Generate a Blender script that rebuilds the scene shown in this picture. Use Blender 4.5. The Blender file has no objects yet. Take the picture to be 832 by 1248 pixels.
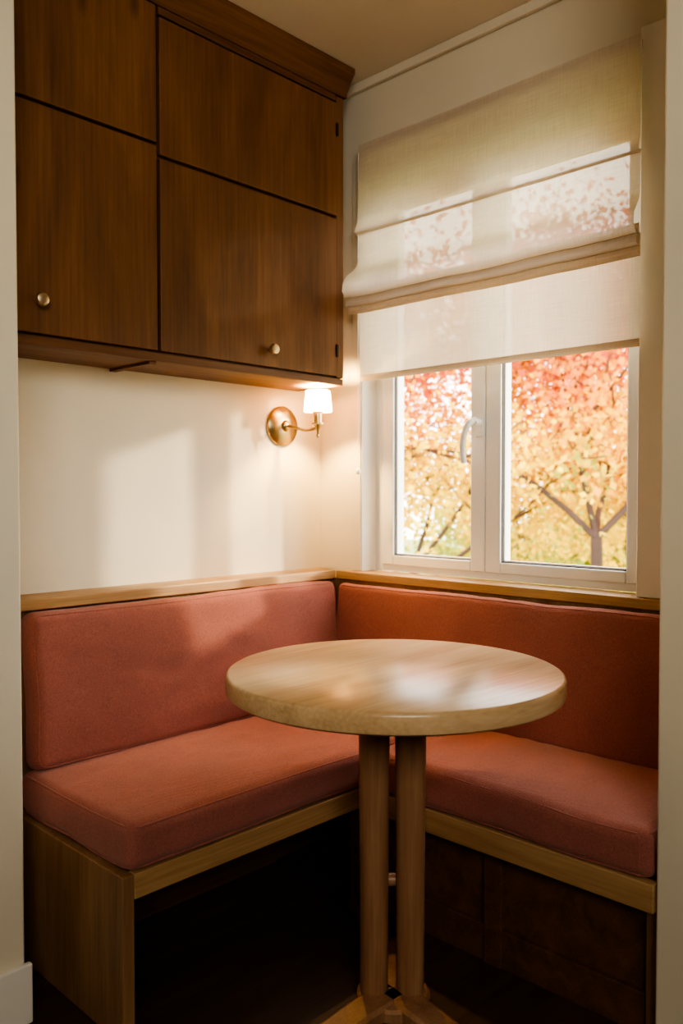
import bpy, bmesh, math, random
import numpy as np
from mathutils import Vector, Matrix, noise, Euler
random.seed(7); rng=np.random.default_rng(7)
scene=bpy.context.scene
COL=scene.collection

# ---------------------------------------------------------------- materials
def newmat(name):
    m=bpy.data.materials.new(name); m.use_nodes=True
    nt=m.node_tree; b=nt.nodes['Principled BSDF']; return m,nt,b
def N(nt,t,**k):
    n=nt.nodes.new(t)
    for a,v in k.items(): setattr(n,a,v)
    return n
def L(nt,a,b): nt.links.new(a,b)
def ramp(nt,stops):
    r=N(nt,'ShaderNodeValToRGB'); e=r.color_ramp.elements
    while len(e)<len(stops): e.new(0.5)
    for i,(p,c) in enumerate(stops):
        e[i].position=p; e[i].color=(c[0],c[1],c[2],1)
    return r
def coords(nt,scale):
    tc=N(nt,'ShaderNodeTexCoord'); mp=N(nt,'ShaderNodeMapping'); mp.inputs['Scale'].default_value=scale
    L(nt,tc.outputs['Object'],mp.inputs['Vector']); return mp
def paint(name,c,rough=0.6,var=0.04,bump=0.03):
    m,nt,b=newmat(name)
    mp=coords(nt,(1,1,1)); n=N(nt,'ShaderNodeTexNoise'); n.inputs['Scale'].default_value=2.5; n.inputs['Detail'].default_value=3
    L(nt,mp.outputs[0],n.inputs['Vector'])
    r=ramp(nt,[(0.3,[x*(1-var) for x in c]),(0.7,[min(1,x*(1+var)) for x in c])])
    L(nt,n.outputs['Fac'],r.inputs['Fac']); L(nt,r.outputs[0],b.inputs['Base Color'])
    n2=N(nt,'ShaderNodeTexNoise'); n2.inputs['Scale'].default_value=350
    L(nt,mp.outputs[0],n2.inputs['Vector'])
    bp=N(nt,'ShaderNodeBump'); bp.inputs['Strength'].default_value=bump; bp.inputs['Distance'].default_value=0.002
    L(nt,n2.outputs['Fac'],bp.inputs['Height']); L(nt,bp.outputs[0],b.inputs['Normal'])
    b.inputs['Roughness'].default_value=rough
    return m
def wood(name,dark,mid,light,axis='X',rough=0.4,sc=1.0,knots=True,bump=0.08,perp=14,fine=0.28):
    m,nt,b=newmat(name)
    s={'X':(1.1,perp,perp),'Y':(perp,1.1,perp),'Z':(perp,perp,1.1)}[axis]
    mp=coords(nt,tuple(v*sc for v in s))
    n=N(nt,'ShaderNodeTexNoise'); n.inputs['Scale'].default_value=1.3; n.inputs['Detail'].default_value=7; n.inputs['Roughness'].default_value=0.62; n.inputs['Distortion'].default_value=0.7
    L(nt,mp.outputs[0],n.inputs['Vector'])
    s2={'X':(2.5,90,90),'Y':(90,2.5,90),'Z':(90,90,2.5)}[axis]
    mp2=coords(nt,tuple(v*sc for v in s2)); n2=N(nt,'ShaderNodeTexNoise'); n2.inputs['Scale'].default_value=2; n2.inputs['Detail'].default_value=3
    L(nt,mp2.outputs[0],n2.inputs['Vector'])
    mx=N(nt,'ShaderNodeMix'); mx.data_type='FLOAT'; mx.inputs[0].default_value=fine
    L(nt,n.outputs['Fac'],mx.inputs[2]); L(nt,n2.outputs['Fac'],mx.inputs[3])
    r=ramp(nt,[(0.32,dark),(0.5,mid),(0.68,light)])
    L(nt,mx.outputs[0],r.inputs['Fac'])
    out=r.outputs[0]
    if knots:
        s3={'X':(1.6,4,4),'Y':(4,1.6,4),'Z':(4,4,1.6)}[axis]
        mp3=coords(nt,s3); v=N(nt,'ShaderNodeTexVoronoi'); v.inputs['Scale'].default_value=1.7
        L(nt,mp3.outputs[0],v.inputs['Vector'])
        kr=ramp(nt,[(0.03,(1,1,1)),(0.13,(0,0,0))]); L(nt,v.outputs['Distance'],kr.inputs['Fac'])
        mm=N(nt,'ShaderNodeMix'); mm.data_type='RGBA'
        sc_=N(nt,'ShaderNodeMath',operation='MULTIPLY'); sc_.inputs[1].default_value=0.6
        L(nt,kr.outputs[0],sc_.inputs[0]); L(nt,sc_.outputs[0],mm.inputs[0])
        L(nt,out,mm.inputs[6]); mm.inputs[7].default_value=(*[x*0.6 for x in dark],1); out=mm.outputs[2]
    L(nt,out,b.inputs['Base Color'])
    bp=N(nt,'ShaderNodeBump'); bp.inputs['Strength'].default_value=bump; bp.inputs['Distance'].default_value=0.003
    L(nt,mx.outputs[0],bp.inputs['Height']); L(nt,bp.outputs[0],b.inputs['Normal'])
    b.inputs['Roughness'].default_value=rough
    return m
def fabric(name,c):
    m,nt,b=newmat(name)
    mp=coords(nt,(1,1,1))
    n=N(nt,'ShaderNodeTexNoise'); n.inputs['Scale'].default_value=260; n.inputs['Detail'].default_value=4
    n3=N(nt,'ShaderNodeTexNoise'); n3.inputs['Scale'].default_value=5; n3.inputs['Detail'].default_value=3
    L(nt,mp.outputs[0],n.inputs['Vector']); L(nt,mp.outputs[0],n3.inputs['Vector'])
    mx=N(nt,'ShaderNodeMix'); mx.data_type='FLOAT'; mx.inputs[0].default_value=0.35
    L(nt,n.outputs['Fac'],mx.inputs[2]); L(nt,n3.outputs['Fac'],mx.inputs[3])
    r=ramp(nt,[(0.3,[x*0.72 for x in c]),(0.7,[x*1.25 for x in c])]); L(nt,mx.outputs[0],r.inputs['Fac'])
    L(nt,r.outputs[0],b.inputs['Base Color'])
    bs=[]
    for d in ('X','Z'):
        w=N(nt,'ShaderNodeTexWave'); w.bands_direction=d; w.inputs['Scale'].default_value=170; w.inputs['Distortion'].default_value=1.5
        L(nt,mp.outputs[0],w.inputs['Vector']); bs.append(w)
    ad=N(nt,'ShaderNodeMath',operation='ADD'); L(nt,bs[0].outputs['Fac'],ad.inputs[0]); L(nt,bs[1].outputs['Fac'],ad.inputs[1])
    ad2=N(nt,'ShaderNodeMath',operation='ADD'); L(nt,ad.outputs[0],ad2.inputs[0]); L(nt,n.outputs['Fac'],ad2.inputs[1])
    bp=N(nt,'ShaderNodeBump'); bp.inputs['Strength'].default_value=0.4; bp.inputs['Distance'].default_value=0.001
    L(nt,ad2.outputs[0],bp.inputs['Height']); L(nt,bp.outputs[0],b.inputs['Normal'])
    b.inputs['Roughness'].default_value=0.9
    b.inputs['Sheen Weight'].default_value=0.25; b.inputs['Sheen Roughness'].default_value=0.5
    b.inputs['Sheen Tint'].default_value=(1,0.78,0.68,1)
    return m
def metal(name,c,rough):
    m,nt,b=newmat(name); b.inputs['Base Color'].default_value=(*c,1); b.inputs['Metallic'].default_value=1
    mp=coords(nt,(1,1,1)); n=N(nt,'ShaderNodeTexNoise'); n.inputs['Scale'].default_value=40
    L(nt,mp.outputs[0],n.inputs['Vector'])
    mr=N(nt,'ShaderNodeMapRange'); mr.inputs['To Min'].default_value=rough*0.8; mr.inputs['To Max'].default_value=rough*1.25
    L(nt,n.outputs['Fac'],mr.inputs['Value']); L(nt,mr.outputs[0],b.inputs['Roughness'])
    return m
def cloth_translucent(name,c,ct,fac,sheer):
    m,nt,b=newmat(name); out=nt.nodes['Material Output']
    ws=[]
    for d in ('Y','Z'):
        w=N(nt,'ShaderNodeTexNoise'); w.inputs['Scale'].default_value=1.0; w.inputs['Detail'].default_value=3
        mq=coords(nt,(1,400,12) if d=='Y' else (1,12,400)); L(nt,mq.outputs[0],w.inputs['Vector']); ws.append(w)
    ad=N(nt,'ShaderNodeMath',operation='ADD'); L(nt,ws[0].outputs['Fac'],ad.inputs[0]); L(nt,ws[1].outputs['Fac'],ad.inputs[1])
    mr=N(nt,'ShaderNodeMapRange'); mr.inputs['From Min'].default_value=0.6; mr.inputs['From Max'].default_value=1.4
    L(nt,ad.outputs[0],mr.inputs['Value'])
    r=ramp(nt,[(0.1,[x*0.78 for x in ct]),(0.9,ct)]); L(nt,mr.outputs[0],r.inputs['Fac'])
    rc=ramp(nt,[(0.1,[x*0.86 for x in c]),(0.9,c)]); L(nt,mr.outputs[0],rc.inputs['Fac'])
    bp=N(nt,'ShaderNodeBump'); bp.inputs['Strength'].default_value=0.3; bp.inputs['Distance'].default_value=0.001
    L(nt,ad.outputs[0],bp.inputs['Height'])
    d=N(nt,'ShaderNodeBsdfDiffuse'); L(nt,rc.outputs[0],d.inputs['Color']); L(nt,bp.outputs[0],d.inputs['Normal'])
    t=N(nt,'ShaderNodeBsdfTranslucent'); L(nt,r.outputs[0],t.inputs['Color'])
    mx=N(nt,'ShaderNodeMixShader'); mx.inputs[0].default_value=fac
    L(nt,d.outputs[0],mx.inputs[1]); L(nt,t.outputs[0],mx.inputs[2])
    tr=N(nt,'ShaderNodeBsdfTransparent'); tr.inputs[0].default_value=(1,0.92,0.80,1)
    mx2=N(nt,'ShaderNodeMixShader'); mx2.inputs[0].default_value=sheer
    L(nt,mx.outputs[0],mx2.inputs[1]); L(nt,tr.outputs[0],mx2.inputs[2]); L(nt,mx2.outputs[0],out.inputs['Surface'])
    nt.nodes.remove(b); return m

M_wall=paint('cream_wall_paint',(0.75,0.685,0.55),0.65)
M_ceil=paint('ceiling_paint',(0.78,0.71,0.59),0.75)
M_white=paint('white_trim_paint',(0.84,0.81,0.75),0.35,0.015,0.01)
M_upvc=paint('window_frame_white',(0.85,0.84,0.81),0.28,0.01,0.005)
M_cab=wood('walnut_cabinet',(0.095,0.040,0.016),(0.175,0.076,0.030),(0.26,0.122,0.050),'Z',0.5,0.6,True,0.05,6,0.28)
M_cabX=wood('walnut_cabinet_trim',(0.09,0.037,0.015),(0.16,0.068,0.027),(0.235,0.107,0.042),'X',0.5,0.8,False)
M_oakX=wood('oak_rail_x',(0.28,0.155,0.065),(0.43,0.265,0.125),(0.56,0.37,0.19),'X',0.42)
M_oakY=wood('oak_rail_y',(0.28,0.155,0.065),(0.43,0.265,0.125),(0.56,0.37,0.19),'Y',0.42)
M_oakZ=wood('oak_panel_z',(0.18,0.095,0.045),(0.30,0.17,0.082),(0.41,0.25,0.125),'Z',0.45,0.8,True,0.08,9)
M_leg=wood('table_leg_oak',(0.26,0.13,0.07),(0.36,0.195,0.105),(0.45,0.27,0.15),'Z',0.4,1,False)
M_top=wood('table_top_oak',(0.45,0.285,0.145),(0.60,0.41,0.23),(0.71,0.515,0.31),'X',0.25,0.8,True,0.03,8)
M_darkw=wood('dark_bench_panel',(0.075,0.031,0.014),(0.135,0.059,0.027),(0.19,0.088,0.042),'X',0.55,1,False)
M_floor=wood('dark_oak_floor',(0.04,0.02,0.010),(0.07,0.034,0.017),(0.11,0.055,0.028),'X',0.5,0.7)
M_fab=fabric('terracotta_linen',(0.375,0.132,0.102))
M_brass=metal('aged_brass',(0.50,0.38,0.22),0.3)
M_knob=metal('brushed_brass',(0.60,0.48,0.33),0.35)
M_gask=paint('rubber_gasket',(0.12,0.12,0.12),0.6)
M_hinge=metal('dark_hinge',(0.08,0.06,0.05),0.5)
M_blind=cloth_translucent('linen_blind_cloth',(0.78,0.69,0.57),(0.92,0.80,0.65),0.38,0.075)
def glow(name,c,s,base=(0.9,0.85,0.75)):
    m,nt,b=newmat(name); b.inputs['Base Color'].default_value=(*base,1)
    b.inputs['Emission Color'].default_value=(*c,1); b.inputs['Emission Strength'].default_value=s
    b.inputs['Roughness'].default_value=0.7; return m
M_bulb=glow('bulb_glow',(1,0.78,0.45),12)
M_shade,nt,b=newmat('lit_glass_shade'); out=nt.nodes['Material Output']; nt.nodes.remove(b)
d=N(nt,'ShaderNodeBsdfTranslucent'); d.inputs['Color'].default_value=(0.7,0.60,0.46,1)
d2=N(nt,'ShaderNodeBsdfDiffuse'); d2.inputs['Color'].default_value=(0.9,0.85,0.75,1)
e=N(nt,'ShaderNodeEmission'); e.inputs['Color'].default_value=(1,0.84,0.58,1); e.inputs['Strength'].default_value=0.7
mx=N(nt,'ShaderNodeMixShader'); mx.inputs[0].default_value=0.6; ad=N(nt,'ShaderNodeAddShader')
L(nt,d.outputs[0],mx.inputs[1]); L(nt,d2.outputs[0],mx.inputs[2]); L(nt,mx.outputs[0],ad.inputs[0]); L(nt,e.outputs[0],ad.inputs[1]); L(nt,ad.outputs[0],out.inputs['Surface'])
mg,nt,b=newmat('window_glass'); out=nt.nodes['Material Output']
tr=N(nt,'ShaderNodeBsdfTransparent'); tr.inputs[0].default_value=(0.97,0.98,0.97,1); gl=N(nt,'ShaderNodeBsdfGlossy'); gl.inputs['Roughness'].default_value=0.02
fr=N(nt,'ShaderNodeFresnel'); geo=N(nt,'ShaderNodeNewGeometry')
ior=N(nt,'ShaderNodeMapRange'); ior.inputs['To Min'].default_value=1.5; ior.inputs['To Max'].default_value=1/1.5
L(nt,geo.outputs['Backfacing'],ior.inputs['Value']); L(nt,ior.outputs[0],fr.inputs['IOR'])
mxs=N(nt,'ShaderNodeMixShader'); L(nt,fr.outputs[0],mxs.inputs[0]); L(nt,tr.outputs[0],mxs.inputs[1]); L(nt,gl.outputs[0],mxs.inputs[2]); L(nt,mxs.outputs[0],out.inputs['Surface'])
nt.nodes.remove(b); M_glass=mg

# ---------------------------------------------------------------- helpers
def empty(name,loc=(0,0,0)):
    e=bpy.data.objects.new(name,None); e.empty_display_size=0.1; COL.objects.link(e); e.location=loc; return e
def finish(name,me,mat,parent=None,smooth=False):
    o=bpy.data.objects.new(name,me); COL.objects.link(o)
    if mat: me.materials.append(mat)
    if smooth:
        for p in me.polygons: p.use_smooth=True
    if parent:
        o.parent=parent; o.matrix_parent_inverse=Matrix.Translation(-parent.location)
    return o
def boxes(name,lst,mat,parent=None,bevel=0.0):
    bm=bmesh.new()
    for (x0,x1,y0,y1,z0,z1) in lst:
        g=bmesh.ops.create_cube(bm,size=1)
        for v in g['verts']:
            v.co=Vector(((x0+x1)/2+v.co.x*(x1-x0),(y0+y1)/2+v.co.y*(y1-y0),(z0+z1)/2+v.co.z*(z1-z0)))
    me=bpy.data.meshes.new(name); bm.to_mesh(me); bm.free()
    o=finish(name,me,mat,parent)
    if bevel>0:
        md=o.modifiers.new('bevel','BEVEL'); md.width=bevel; md.segments=3; md.limit_method='ANGLE'
        for p in me.polygons: p.use_smooth=True
        w=o.modifiers.new('wn','WEIGHTED_NORMAL')
    return o
def box(name,x0,x1,y0,y1,z0,z1,mat,parent=None,bevel=0.0):
    return boxes(name,[(x0,x1,y0,y1,z0,z1)],mat,parent,bevel)
def lathe(name,prof,origin,axis,mat,parent=None,seg=48):
    q=Vector((0,0,1)).rotation_difference(Vector(axis)).to_matrix()
    vs=[];fs=[]
    for (r,h) in prof:
        for i in range(seg):
            a=2*math.pi*i/seg
            vs.append(Vector(origin)+q@Vector((r*math.cos(a),r*math.sin(a),h)))
    for k in range(len(prof)-1):
        for i in range(seg):
            j=(i+1)%seg
            fs.append((k*seg+i,k*seg+j,(k+1)*seg+j,(k+1)*seg+i))
    fs.append(tuple(range(seg))[::-1]); fs.append(tuple((len(prof)-1)*seg+i for i in range(seg)))
    me=bpy.data.meshes.new(name); me.from_pydata([tuple(v) for v in vs],[],fs); me.update()
    o=finish(name,me,mat,parent,True)
    try: me.set_sharp_from_angle(angle=math.radians(40))
    except Exception: pass
    return o
def tube(name,pts,rad,mat,parent=None,cyclic=False,smooth=True):
    cu=bpy.data.curves.new(name,'CURVE'); cu.dimensions='3D'; cu.bevel_depth=rad; cu.bevel_resolution=4; cu.use_fill_caps=True
    s=cu.splines.new('POLY' if not smooth else 'NURBS'); s.points.add(len(pts)-1)
    for i,p in enumerate(pts): s.points[i].co=(p[0],p[1],p[2],1)
    s.use_cyclic_u=cyclic
    if smooth: s.order_u=3; s.use_endpoint_u=not cyclic; s.resolution_u=8
    cu.materials.append(mat)
    o=bpy.data.objects.new(name,cu); COL.objects.link(o)
    if parent: o.parent=parent; o.matrix_parent_inverse=Matrix.Translation(-parent.location)
    return o

def cushion(name,dims,M,r=0.028,puff=(0,0,0.012),wr=0.003,seed=0):
    a,b,c=[d/2 for d in dims]
    def ax(h,nn):
        e=[-h+r*t for t in np.linspace(0,1,6)]
        mid=list(np.linspace(-h+r,h-r,nn))[1:-1]
        return e+mid+[-x for x in e[::-1]]
    def nn(h): return max(4,int(h*2/0.018))
    X,Y,Z=ax(a,nn(a)),ax(b,nn(b)),ax(c,nn(c))
    idx={};vs=[];fs=[]
    def vid(i,j,k):
        key=(i,j,k)
        if key not in idx:
            p=Vector((X[i],Y[j],Z[k]))
            q=Vector((max(-a+r,min(a-r,p.x)),max(-b+r,min(b-r,p.y)),max(-c+r,min(c-r,p.z))))
            d=p-q
            if d.length>1e-9: p=q+d.normalized()*r
            u,v,w=p.x/a,p.y/b,p.z/c
            f=lambda s:max(0,1-abs(s)**3.5)
            p.x+=puff[0]*u*f(v)*f(w); p.y+=puff[1]*v*f(u)*f(w); p.z+=puff[2]*w*f(u)*f(v)
            s=Vector((p.x*3+seed,p.y*7,p.z*7))
            p+=Vector((noise.noise(s),noise.noise(s+Vector((9,0,0))),noise.noise(s+Vector((0,9,0)))))*wr*1.6
            s=Vector(((p.x+p.y*0.5)*5+seed*3,(p.y-p.x*0.3)*16,p.z*14))
            nz=1-abs(noise.noise(s))*2.2
            p+=Vector((0.2*nz,nz,nz))*wr*0.6
            idx[key]=len(vs); vs.append(p)
        return idx[key]
    nx,ny,nz=len(X)-1,len(Y)-1,len(Z)-1
    for i in range(nx):
        for j in range(ny):
            fs.append((vid(i,j,0),vid(i,j+1,0),vid(i+1,j+1,0),vid(i+1,j,0)))
            fs.append((vid(i,j,nz),vid(i+1,j,nz),vid(i+1,j+1,nz),vid(i,j+1,nz)))
    for i in range(nx):
        for k in range(nz):
            fs.append((vid(i,0,k),vid(i+1,0,k),vid(i+1,0,k+1),vid(i,0,k+1)))
            fs.append((vid(i,ny,k),vid(i,ny,k+1),vid(i+1,ny,k+1),vid(i+1,ny,k)))
    for j in range(ny):
        for k in range(nz):
            fs.append((vid(0,j,k),vid(0,j,k+1),vid(0,j+1,k+1),vid(0,j+1,k)))
            fs.append((vid(nx,j,k),vid(nx,j+1,k),vid(nx,j+1,k+1),vid(nx,j,k+1)))
    me=bpy.data.meshes.new(name); me.from_pydata([tuple(v) for v in vs],[],fs); me.update()
    o=finish(name,me,M_fab,None,True); o.matrix_world=M
    dd=list(dims); t=dd.index(min(dd)); k=r*0.30
    h=[a,b,c]; o1,o2=[i for i in range(3) if i!=t]
    for sgn,nm in ((1,'seam_top'),(-1,'seam_bottom')):
        loop=[]
        cr=r*1.0
        A,B=h[o1]-k,h[o2]-k
        for (cx,cy,a0) in ((A-cr,B-cr,0),(-A+cr,B-cr,90),(-A+cr,-B+cr,180),(A-cr,-B+cr,270)):
            for s in range(0,91,30):
                an=math.radians(a0+s); loop.append((cx+cr*math.cos(an),cy+cr*math.sin(an)))
        pts=[]
        L0=len(loop)
        for i in range(L0):
            p0,p1=loop[i],loop[(i+1)%L0]; d=math.hypot(p1[0]-p0[0],p1[1]-p0[1]); m=max(1,int(d/0.04))
            for s in range(m):
                q=[0,0,0]; q[o1]=p0[0]+(p1[0]-p0[0])*s/m; q[o2]=p0[1]+(p1[1]-p0[1])*s/m; q[t]=sgn*(h[t]-k)
                pts.append(Vector(q))
        bb=[p+Vector((noise.noise(Vector((p.x*3+seed,p.y*7,p.z*7))),noise.noise(Vector((p.x*3+seed+9,p.y*7,p.z*7))),noise.noise(Vector((p.x*3+seed,p.y*7+9,p.z*7)))))*wr*1.6 for p in pts]
        tb=tube(nm,bb,0.0030,M_fab,None,True,False); tb.parent=o
    return o

# ---------------------------------------------------------------- room shell
H=2.515
WY0,WY1,WZ0,WZ1=-1.18,-0.197,0.87,2.18
boxes('wall_right',[(0,0.16,WY1,0.15,-0.0,H),(0,0.16,-4.6,WY0,0,H),(0,0.16,WY0,WY1,0,WZ0-0.03),(0,0.16,WY0,WY1,WZ1,H)],M_wall)
boxes('wall_left',[(-4.2,0,0,0.15,0,H)],M_wall)
box('wall_partition_left',-4.2,-1.285,-0.40,0,0,H,M_wall,None,0.006)
box('wall_partition_right',-0.455,0,-1.60,-1.42,0,H,M_wall,None,0.006)
box('wall_back',-4.2,0.16,-4.75,-4.6,0,H,M_wall)
box('wall_far_left',-4.35,-4.2,-4.75,0.15,0,H,M_wall)
box('floor',-4.35,0.16,-4.75,0.15,-0.1,0,M_floor)
box('ceiling',-4.35,0.16,-4.75,0.15,H,H+0.1,M_ceil)
boxes('trim_1',[(-0.018,0,-1.42,0,H-0.03,H)],M_wall,None,0.004)
boxes('baseboard_left',[(-4.2,-1.275,-0.415,-0.40,0,0.13)],M_white,None,0.004)
boxes('baseboard_right',[(-0.468,-0.455,-1.60,-1.43,0,0.06),(-0.468,0,-1.613,-1.60,0,0.06)],M_white,None,0.004)

def prism(name,poly,z0,z1,mat,parent=None,bevel=0.004):
    bm=bmesh.new(); lo=[bm.verts.new((x,y,z0)) for x,y in poly]; hi=[bm.verts.new((x,y,z1)) for x,y in poly]
    bm.faces.new(lo[::-1]); bm.faces.new(hi); n=len(poly)
    for i in range(n): bm.faces.new((lo[i],lo[(i+1)%n],hi[(i+1)%n],hi[i]))
    bmesh.ops.recalc_face_normals(bm,faces=bm.faces)
    me=bpy.data.meshes.new(name); bm.to_mesh(me); bm.free(); o=finish(name,me,mat,parent)
    md=o.modifiers.new('bevel','BEVEL'); md.width=bevel; md.segments=3
    return o
bench=empty('banquette_bench')
prism('cap_rail_a',[(-1.285,0),(-1.285,-0.11),(-0.035,-0.11),(-0.002,-0.0)],0.842,0.872,M_oakX,bench)
boxes('cap_rail_b',[(-0.035,-0.0005,-1.419,-0.111,0.842,0.870),(-0.001,0.069,WY0+0.001,WY1-0.001,0.842,0.870)],M_oakY,bench,0.003)
box('back_panel_a',-1.272,-0.002,-0.085,-0.002,0.30,0.842,M_oakZ,bench)
box('back_panel_b',-0.024,-0.002,-1.418,-0.087,0.30,0.842,M_oakZ,bench)
XL=-1.185; YF=-0.628; XF=-0.462
box('end_panel',XL,XL+0.028,YF,-0.086,0,0.352,M_oakZ,bench,0.003)
box('front_rail_a',XL+0.028,XF+0.02,YF,YF+0.025,0.298,0.352,M_oakX,bench,0.003)
box('front_rail_b',XF,XF+0.025,-1.418,YF-0.001,0.292,0.352,M_oakY,bench,0.003)
box('seat_board_a',XL+0.028,-0.03,YF+0.025,-0.09,0.33,0.351,M_darkw,bench)
box('seat_board_b',XF+0.025,-0.03,-1.417,YF,0.33,0.351,M_darkw,bench)
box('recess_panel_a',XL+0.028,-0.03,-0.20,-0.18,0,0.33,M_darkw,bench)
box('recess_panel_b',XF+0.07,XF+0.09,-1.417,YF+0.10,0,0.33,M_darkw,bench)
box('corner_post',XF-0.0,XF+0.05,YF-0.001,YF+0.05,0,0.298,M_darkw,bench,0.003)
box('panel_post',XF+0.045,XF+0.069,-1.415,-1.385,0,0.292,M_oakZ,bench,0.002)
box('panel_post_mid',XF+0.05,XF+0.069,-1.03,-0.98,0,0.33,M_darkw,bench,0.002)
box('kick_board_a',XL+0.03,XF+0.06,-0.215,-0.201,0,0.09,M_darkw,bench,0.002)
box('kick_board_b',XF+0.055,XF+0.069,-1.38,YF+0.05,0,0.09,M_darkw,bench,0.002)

T=Matrix.Translation
zt,zb=0.452,0.353
cushion('seat_cushion',(1.09,0.500,0.10),T((XL+0.556,YF+0.248-0.004,(zt+zb)/2)),0.026,(0,0.004,0.012),0.004,3)
cushion('seat_cushion',(0.41,0.775,0.10),T((XF+0.203,-1.024,(zt+zb)/2)),0.026,(0.003,0,0.012),0.004,8)
cushion('back_cushion',(1.075,0.078,0.392),T((-0.615,-0.138,0.643))@Matrix.Rotation(-math.radians(5.5),4,'X'),0.027,(0,0.012,0.0),0.004,5)
cushion('back_cushion',(0.052,1.26,0.385),T((-0.066,-0.787,0.641))@Matrix.Rotation(math.radians(3.5),4,'Y'),0.020,(0.008,0,0.0),0.003,11)

# ---------------------------------------------------------------- wall cabinet
cab=empty('wall_cabinet')
CY=-0.205; XR=-0.11; XS=-0.82; CX0=-1.284; CB=1.49
boxes('carcass',[(CX0,XR,CY,-0.001,CB,2.43)],M_cabX,cab,0.002)
boxes('bottom_lip',[(CX0,XR,CY-0.012,CY,CB,CB+0.022)],M_cabX,cab,0.002)
box('underside_divider',XS-0.02,XS+0.0,CY,-0.001,CB-0.008,CB,M_cabX,cab,0.001)
G=0.005
def door(n,x0,x1,z0,z1): return box(n,x0,x1,CY-0.018,CY-0.0005,z0,z1,M_cab,cab,0.0025)
door('door_lower_a',CX0,XS-G,1.517,2.055)
door('door_upper_a',CX0,XS-G,2.064,2.42)
door('door_lower_b',XS+G,XR-0.035,1.517,2.025)
door('door_upper_b',XS+G,XR-0.035,2.035,2.395)
box('right_stile',XR-0.032,XR,CY-0.014,CY-0.0005,1.514,2.42,M_cab,cab,0.002)
box('frieze',XS+G,XR-0.035,CY-0.014,CY-0.0005,2.402,2.44,M_cabX,cab,0.002)
prof=[(0.0,2.422),(0.006,2.422),(0.008,2.44),(0.012,2.45),(0.018,2.47),(0.026,2.49),(0.030,2.498),(0.030,H-0.001)]
vs=[];fs=[]
for (o_,z) in prof:
    vs+= [(CX0,CY-0.014-o_,z),(-0.105+o_*0.6,CY-0.014-o_,z),(-0.105+o_*0.6,-0.001,z)]
for k in range(len(prof)-1):
    for s in range(2): fs.append((k*3+s,k*3+s+1,(k+1)*3+s+1,(k+1)*3+s))
me=bpy.data.meshes.new('crown'); me.from_pydata(vs,[],fs); me.update()
finish('crown_moulding',me,M_cabX,cab)
box('crown_core',CX0,-0.108,CY-0.012,-0.001,2.426,H-0.001,M_cabX,cab)
def knob(n,x,z):
    lathe(n,[(0.007,0),(0.007,0.012),(0.011,0.015),(0.0155,0.021),(0.0165,0.027),(0.014,0.033),(0.006,0.036)],(x,CY-0.018,z),(0,-1,0),M_knob,cab,32)
knob('knob_a',-1.158,1.592); knob('knob_b',-0.437,1.566)
for i,z in enumerate((1.60,2.31)):
    box('hinge_%d'%i,XR-0.040,XR-0.031,CY-0.024,CY-0.014,z-0.02,z+0.02,M_hinge,cab,0.002)

# ---------------------------------------------------------------- sconce
sc=empty('wall_sconce')
px,pz=-0.188,1.365
lathe('backplate',[(0.068,0),(0.068,0.006),(0.064,0.011),(0.052,0.014),(0.048,0.018),(0.020,0.022),(0.016,0.030),(0.010,0.034)],(px,-0.001,pz),(0,-1,0),M_brass,sc,64)
ax_,ay_=-0.165,-0.155
tube('arm',[(px,-0.03,pz),(px,-0.07,pz-0.006),(px+0.005,-0.105,pz-0.02),(ax_,-0.135,pz-0.016),(ax_,ay_,pz-0.006),(ax_,ay_,pz+0.01)],0.0048,M_brass,sc)
lathe('candle_cup',[(0.003,-0.045),(0.006,-0.041),(0.006,-0.036),(0.003,-0.032),(0.005,-0.02),(0.009,-0.012),(0.012,-0.004),(0.021,0.0),(0.021,0.004),(0.014,0.006),(0.014,0.036),(0.018,0.038),(0.018,0.041),(0.006,0.043)],(ax_,ay_,pz),(0,0,1),M_brass,sc,32)
def shell(name,r0,r1,z0,z1,mat,parent,seg=48):
    vs=[];fs=[]
    ringz=[(r0,z0),(r0+(r1-r0)*0.5,(z0+z1)/2),(r1,z1)]
    for r,z in ringz:
        for i in range(seg):
            a=2*math.pi*i/seg; vs.append((ax_+r*math.cos(a),ay_+r*math.sin(a),z))
    for k in range(2):
        for i in range(seg):
            j=(i+1)%seg; k2=k+1
            fs.append((k*seg+i,k*seg+j,k2*seg+j,k2*seg+i))
    me=bpy.data.meshes.new(name); me.from_pydata(vs,[],fs); me.update(); return finish(name,me,mat,parent,True)
shell('shade',0.047,0.040,1.406,1.474,M_shade,sc)
lathe('bulb',[(0.004,0),(0.010,0.008),(0.012,0.018),(0.009,0.03),(0.003,0.036)],(ax_,ay_,1.408),(0,0,1),M_bulb,sc,24)

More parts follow.
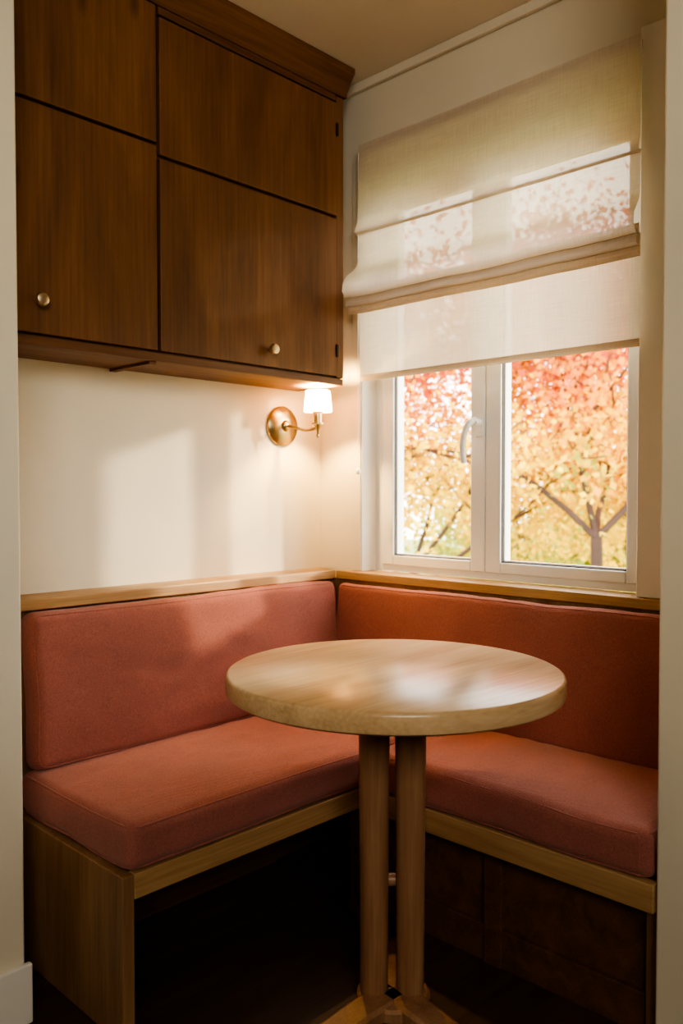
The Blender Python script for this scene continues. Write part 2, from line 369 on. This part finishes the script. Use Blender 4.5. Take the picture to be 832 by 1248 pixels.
# ---------------------------------------------------------------- window
win=empty('window_1')
def ring(name,y0,y1,z0,z1,wl,wr,wb,wt,x0,x1,mat,bev=0.003):
    return boxes(name,[(x0,x1,y1-wl,y1,z0,z1),(x0,x1,y0,y0+wr,z0,z1),(x0,x1,y0+wr,y1-wl,z0,z0+wb),(x0,x1,y0+wr,y1-wl,z1-wt,z1)],mat,win,bev)
ring('outer_frame',WY0,WY1,WZ0,WZ1,0.036,0.026,0.024,0.03,0.072,0.14,M_upvc)
sl=(-0.654,WY1-0.038); sr=(WY0+0.028,-0.657)
ring('sash_left',sl[0],sl[1],WZ0+0.022,WZ1-0.03,0.05,0.052,0.034,0.05,0.064,0.125,M_upvc,0.005)
ring('sash_right',sr[0],sr[1],WZ0+0.022,WZ1-0.03,0.055,0.042,0.034,0.05,0.064,0.125,M_upvc,0.005)
for nm,s,wl,wr in (('left',sl,0.05,0.052),('right',sr,0.055,0.042)):
    ring('gasket_'+nm,s[0]+wr-0.001,s[1]-wl+0.001,WZ0+0.055,WZ1-0.079,0.004,0.004,0.004,0.004,0.072,0.080,M_gask,0)
    ring('bead_'+nm,s[0]+wr+0.002,s[1]-wl-0.002,WZ0+0.058,WZ1-0.082,0.004,0.004,0.004,0.004,0.080,0.10,M_upvc,0)
    y0,y1,z0,z1=s[0]+wr,s[1]-wl,WZ0+0.056,WZ1-0.08
    me=bpy.data.meshes.new('glass'); me.from_pydata([(0.09,y0,z0),(0.09,y1,z0),(0.09,y1,z1),(0.09,y0,z1)],[],[(0,1,2,3)]); me.update()
    finish('glass_'+nm,me,M_glass,win)
boxes('reveal_lining',[(0.0,0.072,WY1-0.004,WY1+0.002,WZ0+0.001,WZ1),(0.0,0.072,WY0-0.002,WY0+0.004,WZ0+0.001,WZ1),(0.0,0.072,WY0,WY1,WZ1-0.004,WZ1+0.002)],M_white,win)
hy=-0.640; hz=1.345
boxes('handle_plate',[(0.053,0.064,hy-0.014,hy+0.014,hz-0.035,hz+0.035)],M_upvc,win,0.005)
lathe('handle_hub',[(0.013,0),(0.013,0.02),(0.010,0.026)],(0.053,hy,hz+0.01),(-1,0,0),M_upvc,win,24)
tube('handle_lever',[(0.036,hy,hz+0.016),(0.018,hy+0.004,hz+0.014),(0.008,hy+0.014,hz-0.005),(0.004,hy+0.024,hz-0.04),(0.006,hy+0.028,hz-0.075),(0.012,hy+0.026,hz-0.115)],0.0095,M_upvc,win)
boxes('trim_2',[(-0.022,-0.0005,-1.262,-1.178,0.871,2.315)],M_white,None,0.003)
boxes('trim_3',[(-0.006,-0.0005,WY1-0.001,WY1+0.035,0.873,2.28)],M_wall,None,0.002)

# ---------------------------------------------------------------- roman blind
bl=empty('roman_blind')
BY0,BY1=-1.192,-0.232
prof=[(-.050,2.285,0),(-.052,2.15,0),(-.055,2.03,0),(-.064,2.008,0.1),(-.069,1.995,0.2),(-.061,1.986,0.2),(-.050,2.000,0.1),(-.0505,1.98,0),(-.050,1.93,0),(-.056,1.89,.2),(-.072,1.870,.6),(-.096,1.852,1),(-.114,1.828,1),(-.118,1.800,1),(-.106,1.779,1),(-.086,1.782,1),(-.074,1.80,.8),(-.074,1.81,.6),(-.086,1.79,.8),(-.101,1.768,.9),(-.099,1.752,.9),(-.082,1.750,.8),(-.068,1.772,.6),(-.067,1.788,.5),(-.077,1.760,.7),(-.090,1.741,.8),(-.083,1.727,.8),(-.066,1.729,.6),(-.056,1.75,.3),(-.053,1.79,.2),(-.050,1.75,.1),(-.048,1.70,0),(-.047,1.60,0),(-.047,1.515,0)]
dp=[]
for i in range(len(prof)-1):
    p,q=prof[i],prof[i+1]; m=max(1,int(math.hypot(p[0]-q[0],p[1]-q[1])/0.02))
    for s in range(m): t=s/m; dp.append(tuple(p[j]+(q[j]-p[j])*t for j in range(3)))
dp.append(prof[-1])
NY=60; vs=[];fs=[]
for (x,z,w) in dp:
    for j in range(NY+1):
        t=j/NY; ext=0.014*w; y=(BY0-ext)+(BY1-BY0+2*ext)*t
        sag=-0.006*w*math.sin(math.pi*t)
        nx=0.004*noise.noise(Vector((t*3.5,z*5,1)))+0.004*w*noise.noise(Vector((t*9,z*30,4)))
        vs.append((x+nx,y,z+sag+0.006*w*noise.noise(Vector((t*4,z*8,7)))))
for i in range(len(dp)-1):
    for j in range(NY):
        a=i*(NY+1)+j; fs.append((a,a+1,a+NY+2,a+NY+1))
me=bpy.data.meshes.new('cloth'); me.from_pydata(vs,[],fs); me.update()
finish('cloth',me,M_blind,bl,True)
box('hem_bar',-0.051,-0.044,BY0,BY1,1.508,1.528,M_blind,bl,0.002)
box('head_rail',-0.044,-0.001,BY0+0.01,BY1-0.01,2.245,2.283,M_white,bl,0.002)
tube('cord',[(-0.050,BY1+0.003,2.26),(-0.050,BY1+0.004,1.9),(-0.048,BY1+0.006,1.5),(-0.048,BY1+0.004,1.22)],0.0011,M_white,bl,False,False)
lathe('cord_ball',[(0.002,0.012),(0.007,0.008),(0.0095,0),(0.007,-0.008),(0.002,-0.011)][::-1],(-0.048,BY1+0.004,1.21),(0,0,1),M_white,bl,20)

# ---------------------------------------------------------------- table
tx,ty=-0.680,-0.922
tab=empty('round_pedestal_table',(tx,ty,0))
R=0.37
lathe('table_top',[(R-0.006,0.706),(R-0.001,0.710),(R,0.716),(R,0.742),(R-0.002,0.747),(R-0.007,0.75)],(tx,ty,0),(0,0,1),M_top,tab,160)
lathe('top_mount',[(0.11,0.690),(0.115,0.694),(0.115,0.706)],(tx,ty,0),(0,0,1),M_leg,tab,48)
ux,uy=math.cos(math.radians(-45)),math.sin(math.radians(-45))
for i,s in enumerate((-0.0435,0.0375)):
    lathe('leg_%d'%(i+1),[(0.031,0.014),(0.0315,0.05),(0.033,0.35),(0.0345,0.60),(0.034,0.695)],(tx+ux*s,ty+uy*s,0),(0,0,1),M_leg,tab,40)
lathe('stretcher',[(0.014,-0.02),(0.014,0.02)],(tx+uy*-0.012,ty+ux*0.012,0.27),(ux,uy,0),M_leg,tab,24)
def foot(n,ang,l):
    d=Vector((math.cos(ang),math.sin(ang),0)); s=Vector((-d.y,d.x,0)); vs=[];fs=[]
    st=[(0,0.040,0.030),(0.08,0.038,0.030),(0.16,0.035,0.026),(l*0.85,0.031,0.022),(l-0.02,0.028,0.018),(l,0.022,0.012)]
    for (r,w,h) in st:
        c=Vector((tx,ty,0))+d*r
        for (sx,z) in ((-1,0.0),(1,0.0),(1,h*0.8),(0.75,h),(-0.75,h),(-1,h*0.8)):
            vs.append(tuple(c+s*w*sx+Vector((0,0,z))))
    m=6
    for k in range(len(st)-1):
        for i in range(m):
            j=(i+1)%m; fs.append((k*m+i,k*m+j,(k+1)*m+j,(k+1)*m+i))
    fs.append(tuple(range(m))[::-1]); fs.append(tuple((len(st)-1)*m+i for i in range(m)))
    me=bpy.data.meshes.new(n); me.from_pydata(vs,[],fs); me.update(); finish(n,me,M_leg,tab)
for i,(a,l) in enumerate(((178,0.30),(262,0.30),(43,0.24))): foot('foot_%d'%(i+1),math.radians(a),l)
lathe('base_hub',[(0.082,0),(0.082,0.020),(0.076,0.026),(0.02,0.027)],(tx,ty,0),(0,0,1),M_leg,tab,48)

# ---------------------------------------------------------------- outside
mleaf,nt,b=newmat('autumn_leaves'); out=nt.nodes['Material Output']
at=N(nt,'ShaderNodeAttribute'); at.attribute_name='Col'
d=N(nt,'ShaderNodeBsdfDiffuse'); t=N(nt,'ShaderNodeBsdfTranslucent'); mx=N(nt,'ShaderNodeMixShader'); mx.inputs[0].default_value=0.45
L(nt,at.outputs['Color'],d.inputs['Color']); L(nt,at.outputs['Color'],t.inputs['Color'])
L(nt,d.outputs[0],mx.inputs[1]); L(nt,t.outputs[0],mx.inputs[2]); L(nt,mx.outputs[0],out.inputs['Surface']); nt.nodes.remove(b)
M_bark=paint('tree_bark',(0.085,0.05,0.042),0.9,0.3,0.5)
def tree(name,base,trunk_h,r0,main_dirs,col_fn,nleaf,spread,leaf=0.045,depth=4,blen=1.0):
    par=empty(name,base)
    segs=[];tips=[]
    def grow(p,d,l,r,lev):
        n=3; q=p
        for i in range(n):
            d=(d+Vector(rng.normal(0,0.16,3))+Vector((0,0,0.05))).normalized()
            q2=q+d*l/n
            segs.append((q,q2,r*(1-0.1*i),r*(1-0.1*(i+1)))); q=q2
            if lev<=3: tips.append(q)
        r*=0.7
        if lev==0: return
        for k in range(3 if lev>1 else 2):
            nd=(d+Vector(rng.normal(0,0.55,3))).normalized()
            grow(q,nd,l*rng.uniform(0.6,0.85),r*rng.uniform(0.55,0.8),lev-1)
    b=Vector(base); top=b+Vector((0.03,0.02,trunk_h))
    segs.append((b,(b+top)/2+Vector((0.04,0,0)),r0*1.15,r0)); segs.append(((b+top)/2+Vector((0.04,0,0)),top,r0,r0*0.9))
    for md in main_dirs: grow(top,Vector(md).normalized(),blen,r0*0.55,depth)
    vs=[];fs=[]
    for (p,q,ra,rb) in segs:
        dd=(q-p).normalized(); s=dd.orthogonal().normalized(); u=dd.cross(s); k=len(vs)
        for (c,r) in ((p,ra),(q,rb)):
            for i in range(6):
                a=i*math.pi/3; vs.append(tuple(c+(s*math.cos(a)+u*math.sin(a))*max(r,0.006)))
        for i in range(6): fs.append((k+i,k+(i+1)%6,k+6+(i+1)%6,k+6+i))
    me=bpy.data.meshes.new('branches'); me.from_pydata(vs,[],fs); me.update(); finish('branches',me,M_bark,par,True)
    tp=np.array([tuple(v) for v in tips]); idx=rng.integers(0,len(tp),nleaf)
    c=tp[idx]+rng.normal(0,spread,(nleaf,3))
    a=rng.normal(0,1,(nleaf,3)); a/=np.linalg.norm(a,axis=1)[:,None]
    bb=np.cross(a,rng.normal(0,1,(nleaf,3))); bb/=np.linalg.norm(bb,axis=1)[:,None]
    sz=rng.uniform(0.6,1.3,(nleaf,1))*leaf
    V=np.stack([c+a*sz,c+bb*sz*0.75,c-a*sz,c-bb*sz*0.75],1).reshape(-1,3)
    F=[(4*i,4*i+1,4*i+2,4*i+3) for i in range(nleaf)]
    me=bpy.data.meshes.new('foliage'); me.from_pydata(V.tolist(),[],F); me.update()
    cols=np.ones((nleaf,4)); cols[:,:3]=np.clip(col_fn(c,rng.random(nleaf),idx),0,0.97)
    cols=np.repeat(cols,4,axis=0)
    ca=me.color_attributes.new('Col','FLOAT_COLOR','POINT'); ca.data.foreach_set('color',cols.ravel().astype(np.float32))
    finish('foliage',me,mleaf,par)
RED=np.array((0.74,0.16,0.09)); ORG=np.array((0.93,0.43,0.06)); YEL=np.array((0.97,0.66,0.07)); GRN=np.array((0.45,0.50,0.11))
def mixcol(c,rnd,idx,zs,cs):
    h=c[:,2]+np.array([noise.noise(Vector(p*1.4)) for p in c])*1.3+(rnd-0.5)*0.5
    out=np.zeros((len(c),3))
    for k in range(3): out[:,k]=np.interp(h,zs,[q[k] for q in cs])
    return out*(0.62+0.50*rnd[::-1,None])
f1=lambda c,r,i: mixcol(c,r,i,[0.2,1.75,2.25,2.8],[YEL,YEL,ORG,RED])
f2=lambda c,r,i: mixcol(c,r,i,[0.3,0.85,1.8,2.6],[GRN,YEL,ORG,RED])
f3=lambda c,r,i: mixcol(c,r,i,[-0.6,0.2,0.9,2.6],[GRN,GRN,YEL,ORG])
tree('sun_dapple_tree',(4.45,1.18,-1.2),1.95,0.055,[(-.5,.6,.8),(.3,-.5,.7),(0,.1,1.2),(.6,.4,.4)],f1,23000,0.24,0.032)
tree('sun_dapple_tree',(4.6,3.4,-1.2),1.2,0.05,[(.5,-.6,1),(-.3,.5,.9),(.2,.1,1.2),(.1,-.7,.5)],f2,23000,0.26,0.034,4,1.25)
tree('sun_dapple_tree',(9.0,4.6,-1.2),0.8,0.09,[(.5,-.8,.5),(-.5,.8,.5),(.1,.1,1.0),(.8,-1,.2)],f3,13000,0.38,0.055,4,0.80)
tree('sun_dapple_tree',(9.5,2.0,-1.2),0.8,0.09,[(.5,-.8,.5),(-.5,.8,.5),(.1,.1,1.0),(.2,1,.2)],f3,13000,0.38,0.055,4,0.80)
tree('sun_dapple_tree',(4.6,-6.2,-1.2),1.6,0.07,[(.5,-.6,1),(-.3,.5,.9),(.2,.1,1.2),(.1,-.7,.5)],f2,1800,0.30,0.045,4,1.3)  # unseen tree, added in the sun's path to dapple light on the left wall
mgr=paint('lawn_grass',(0.22,0.26,0.09),0.9,0.3,0.4)
box('ground',0.3,30,-15,25,-1.3,-1.2,mgr)

# ---------------------------------------------------------------- lights
def sun(name,d,e,c,ang):
    l=bpy.data.lights.new(name,'SUN'); l.energy=e; l.color=c; l.angle=ang
    o=bpy.data.objects.new(name,l); COL.objects.link(o); o.rotation_euler=Vector(d).to_track_quat('-Z','Y').to_euler(); return o
sun('sun',(-0.70,0.80,-0.235),4.2,(1,0.83,0.60),math.radians(2.8))
def area(name,loc,tgt,size,e,c,spread=180):
    l=bpy.data.lights.new(name,'AREA'); l.shape='RECTANGLE'; l.size=size[0]; l.size_y=size[1]; l.energy=e; l.color=c; l.spread=math.radians(spread)
    o=bpy.data.objects.new(name,l); COL.objects.link(o); o.location=loc; o.rotation_euler=(Vector(tgt)-Vector(loc)).to_track_quat('-Z','Y').to_euler(); return o
area('room_fill_light',(-2.9,-3.4,2.4),(-0.7,-0.1,1.8),(1.4,1.4),19,(1,0.93,0.80),100)  # added soft fill from behind the camera, aimed at the cabinets; no real fixture
pl=bpy.data.lights.new('sconce_bulb_light','POINT'); pl.energy=20; pl.color=(1,0.64,0.23); pl.shadow_soft_size=0.015
po=bpy.data.objects.new('sconce_bulb_light',pl); COL.objects.link(po); po.location=(ax_,ay_,1.450); po.parent=sc
w=bpy.data.worlds.new('world'); scene.world=w; w.use_nodes=True
bg=w.node_tree.nodes['Background']; bg.inputs[0].default_value=(1.0,0.985,0.95,1); bg.inputs[1].default_value=4.6

# ---------------------------------------------------------------- camera
cd=bpy.data.cameras.new('camera'); cam=bpy.data.objects.new('camera',cd); COL.objects.link(cam)
cd.sensor_fit='VERTICAL'; cd.sensor_height=36; cd.sensor_width=24; cd.lens=1000/1248*36
pitch=1.6; yaw=44
cam.location=(-2.063,-2.096,1.14)
cam.rotation_euler=(math.radians(90-pitch),0,math.radians(yaw-90))
cd.shift_y=4/1248
cd.dof.use_dof=True; cd.dof.focus_distance=2.0; cd.dof.aperture_fstop=3.0
cd.clip_start=0.05
scene.camera=cam
scene.view_settings.view_transform='AgX'
try: scene.view_settings.look='AgX - High Contrast'
except Exception as e: print(e)
scene.view_settings.exposure=0.6
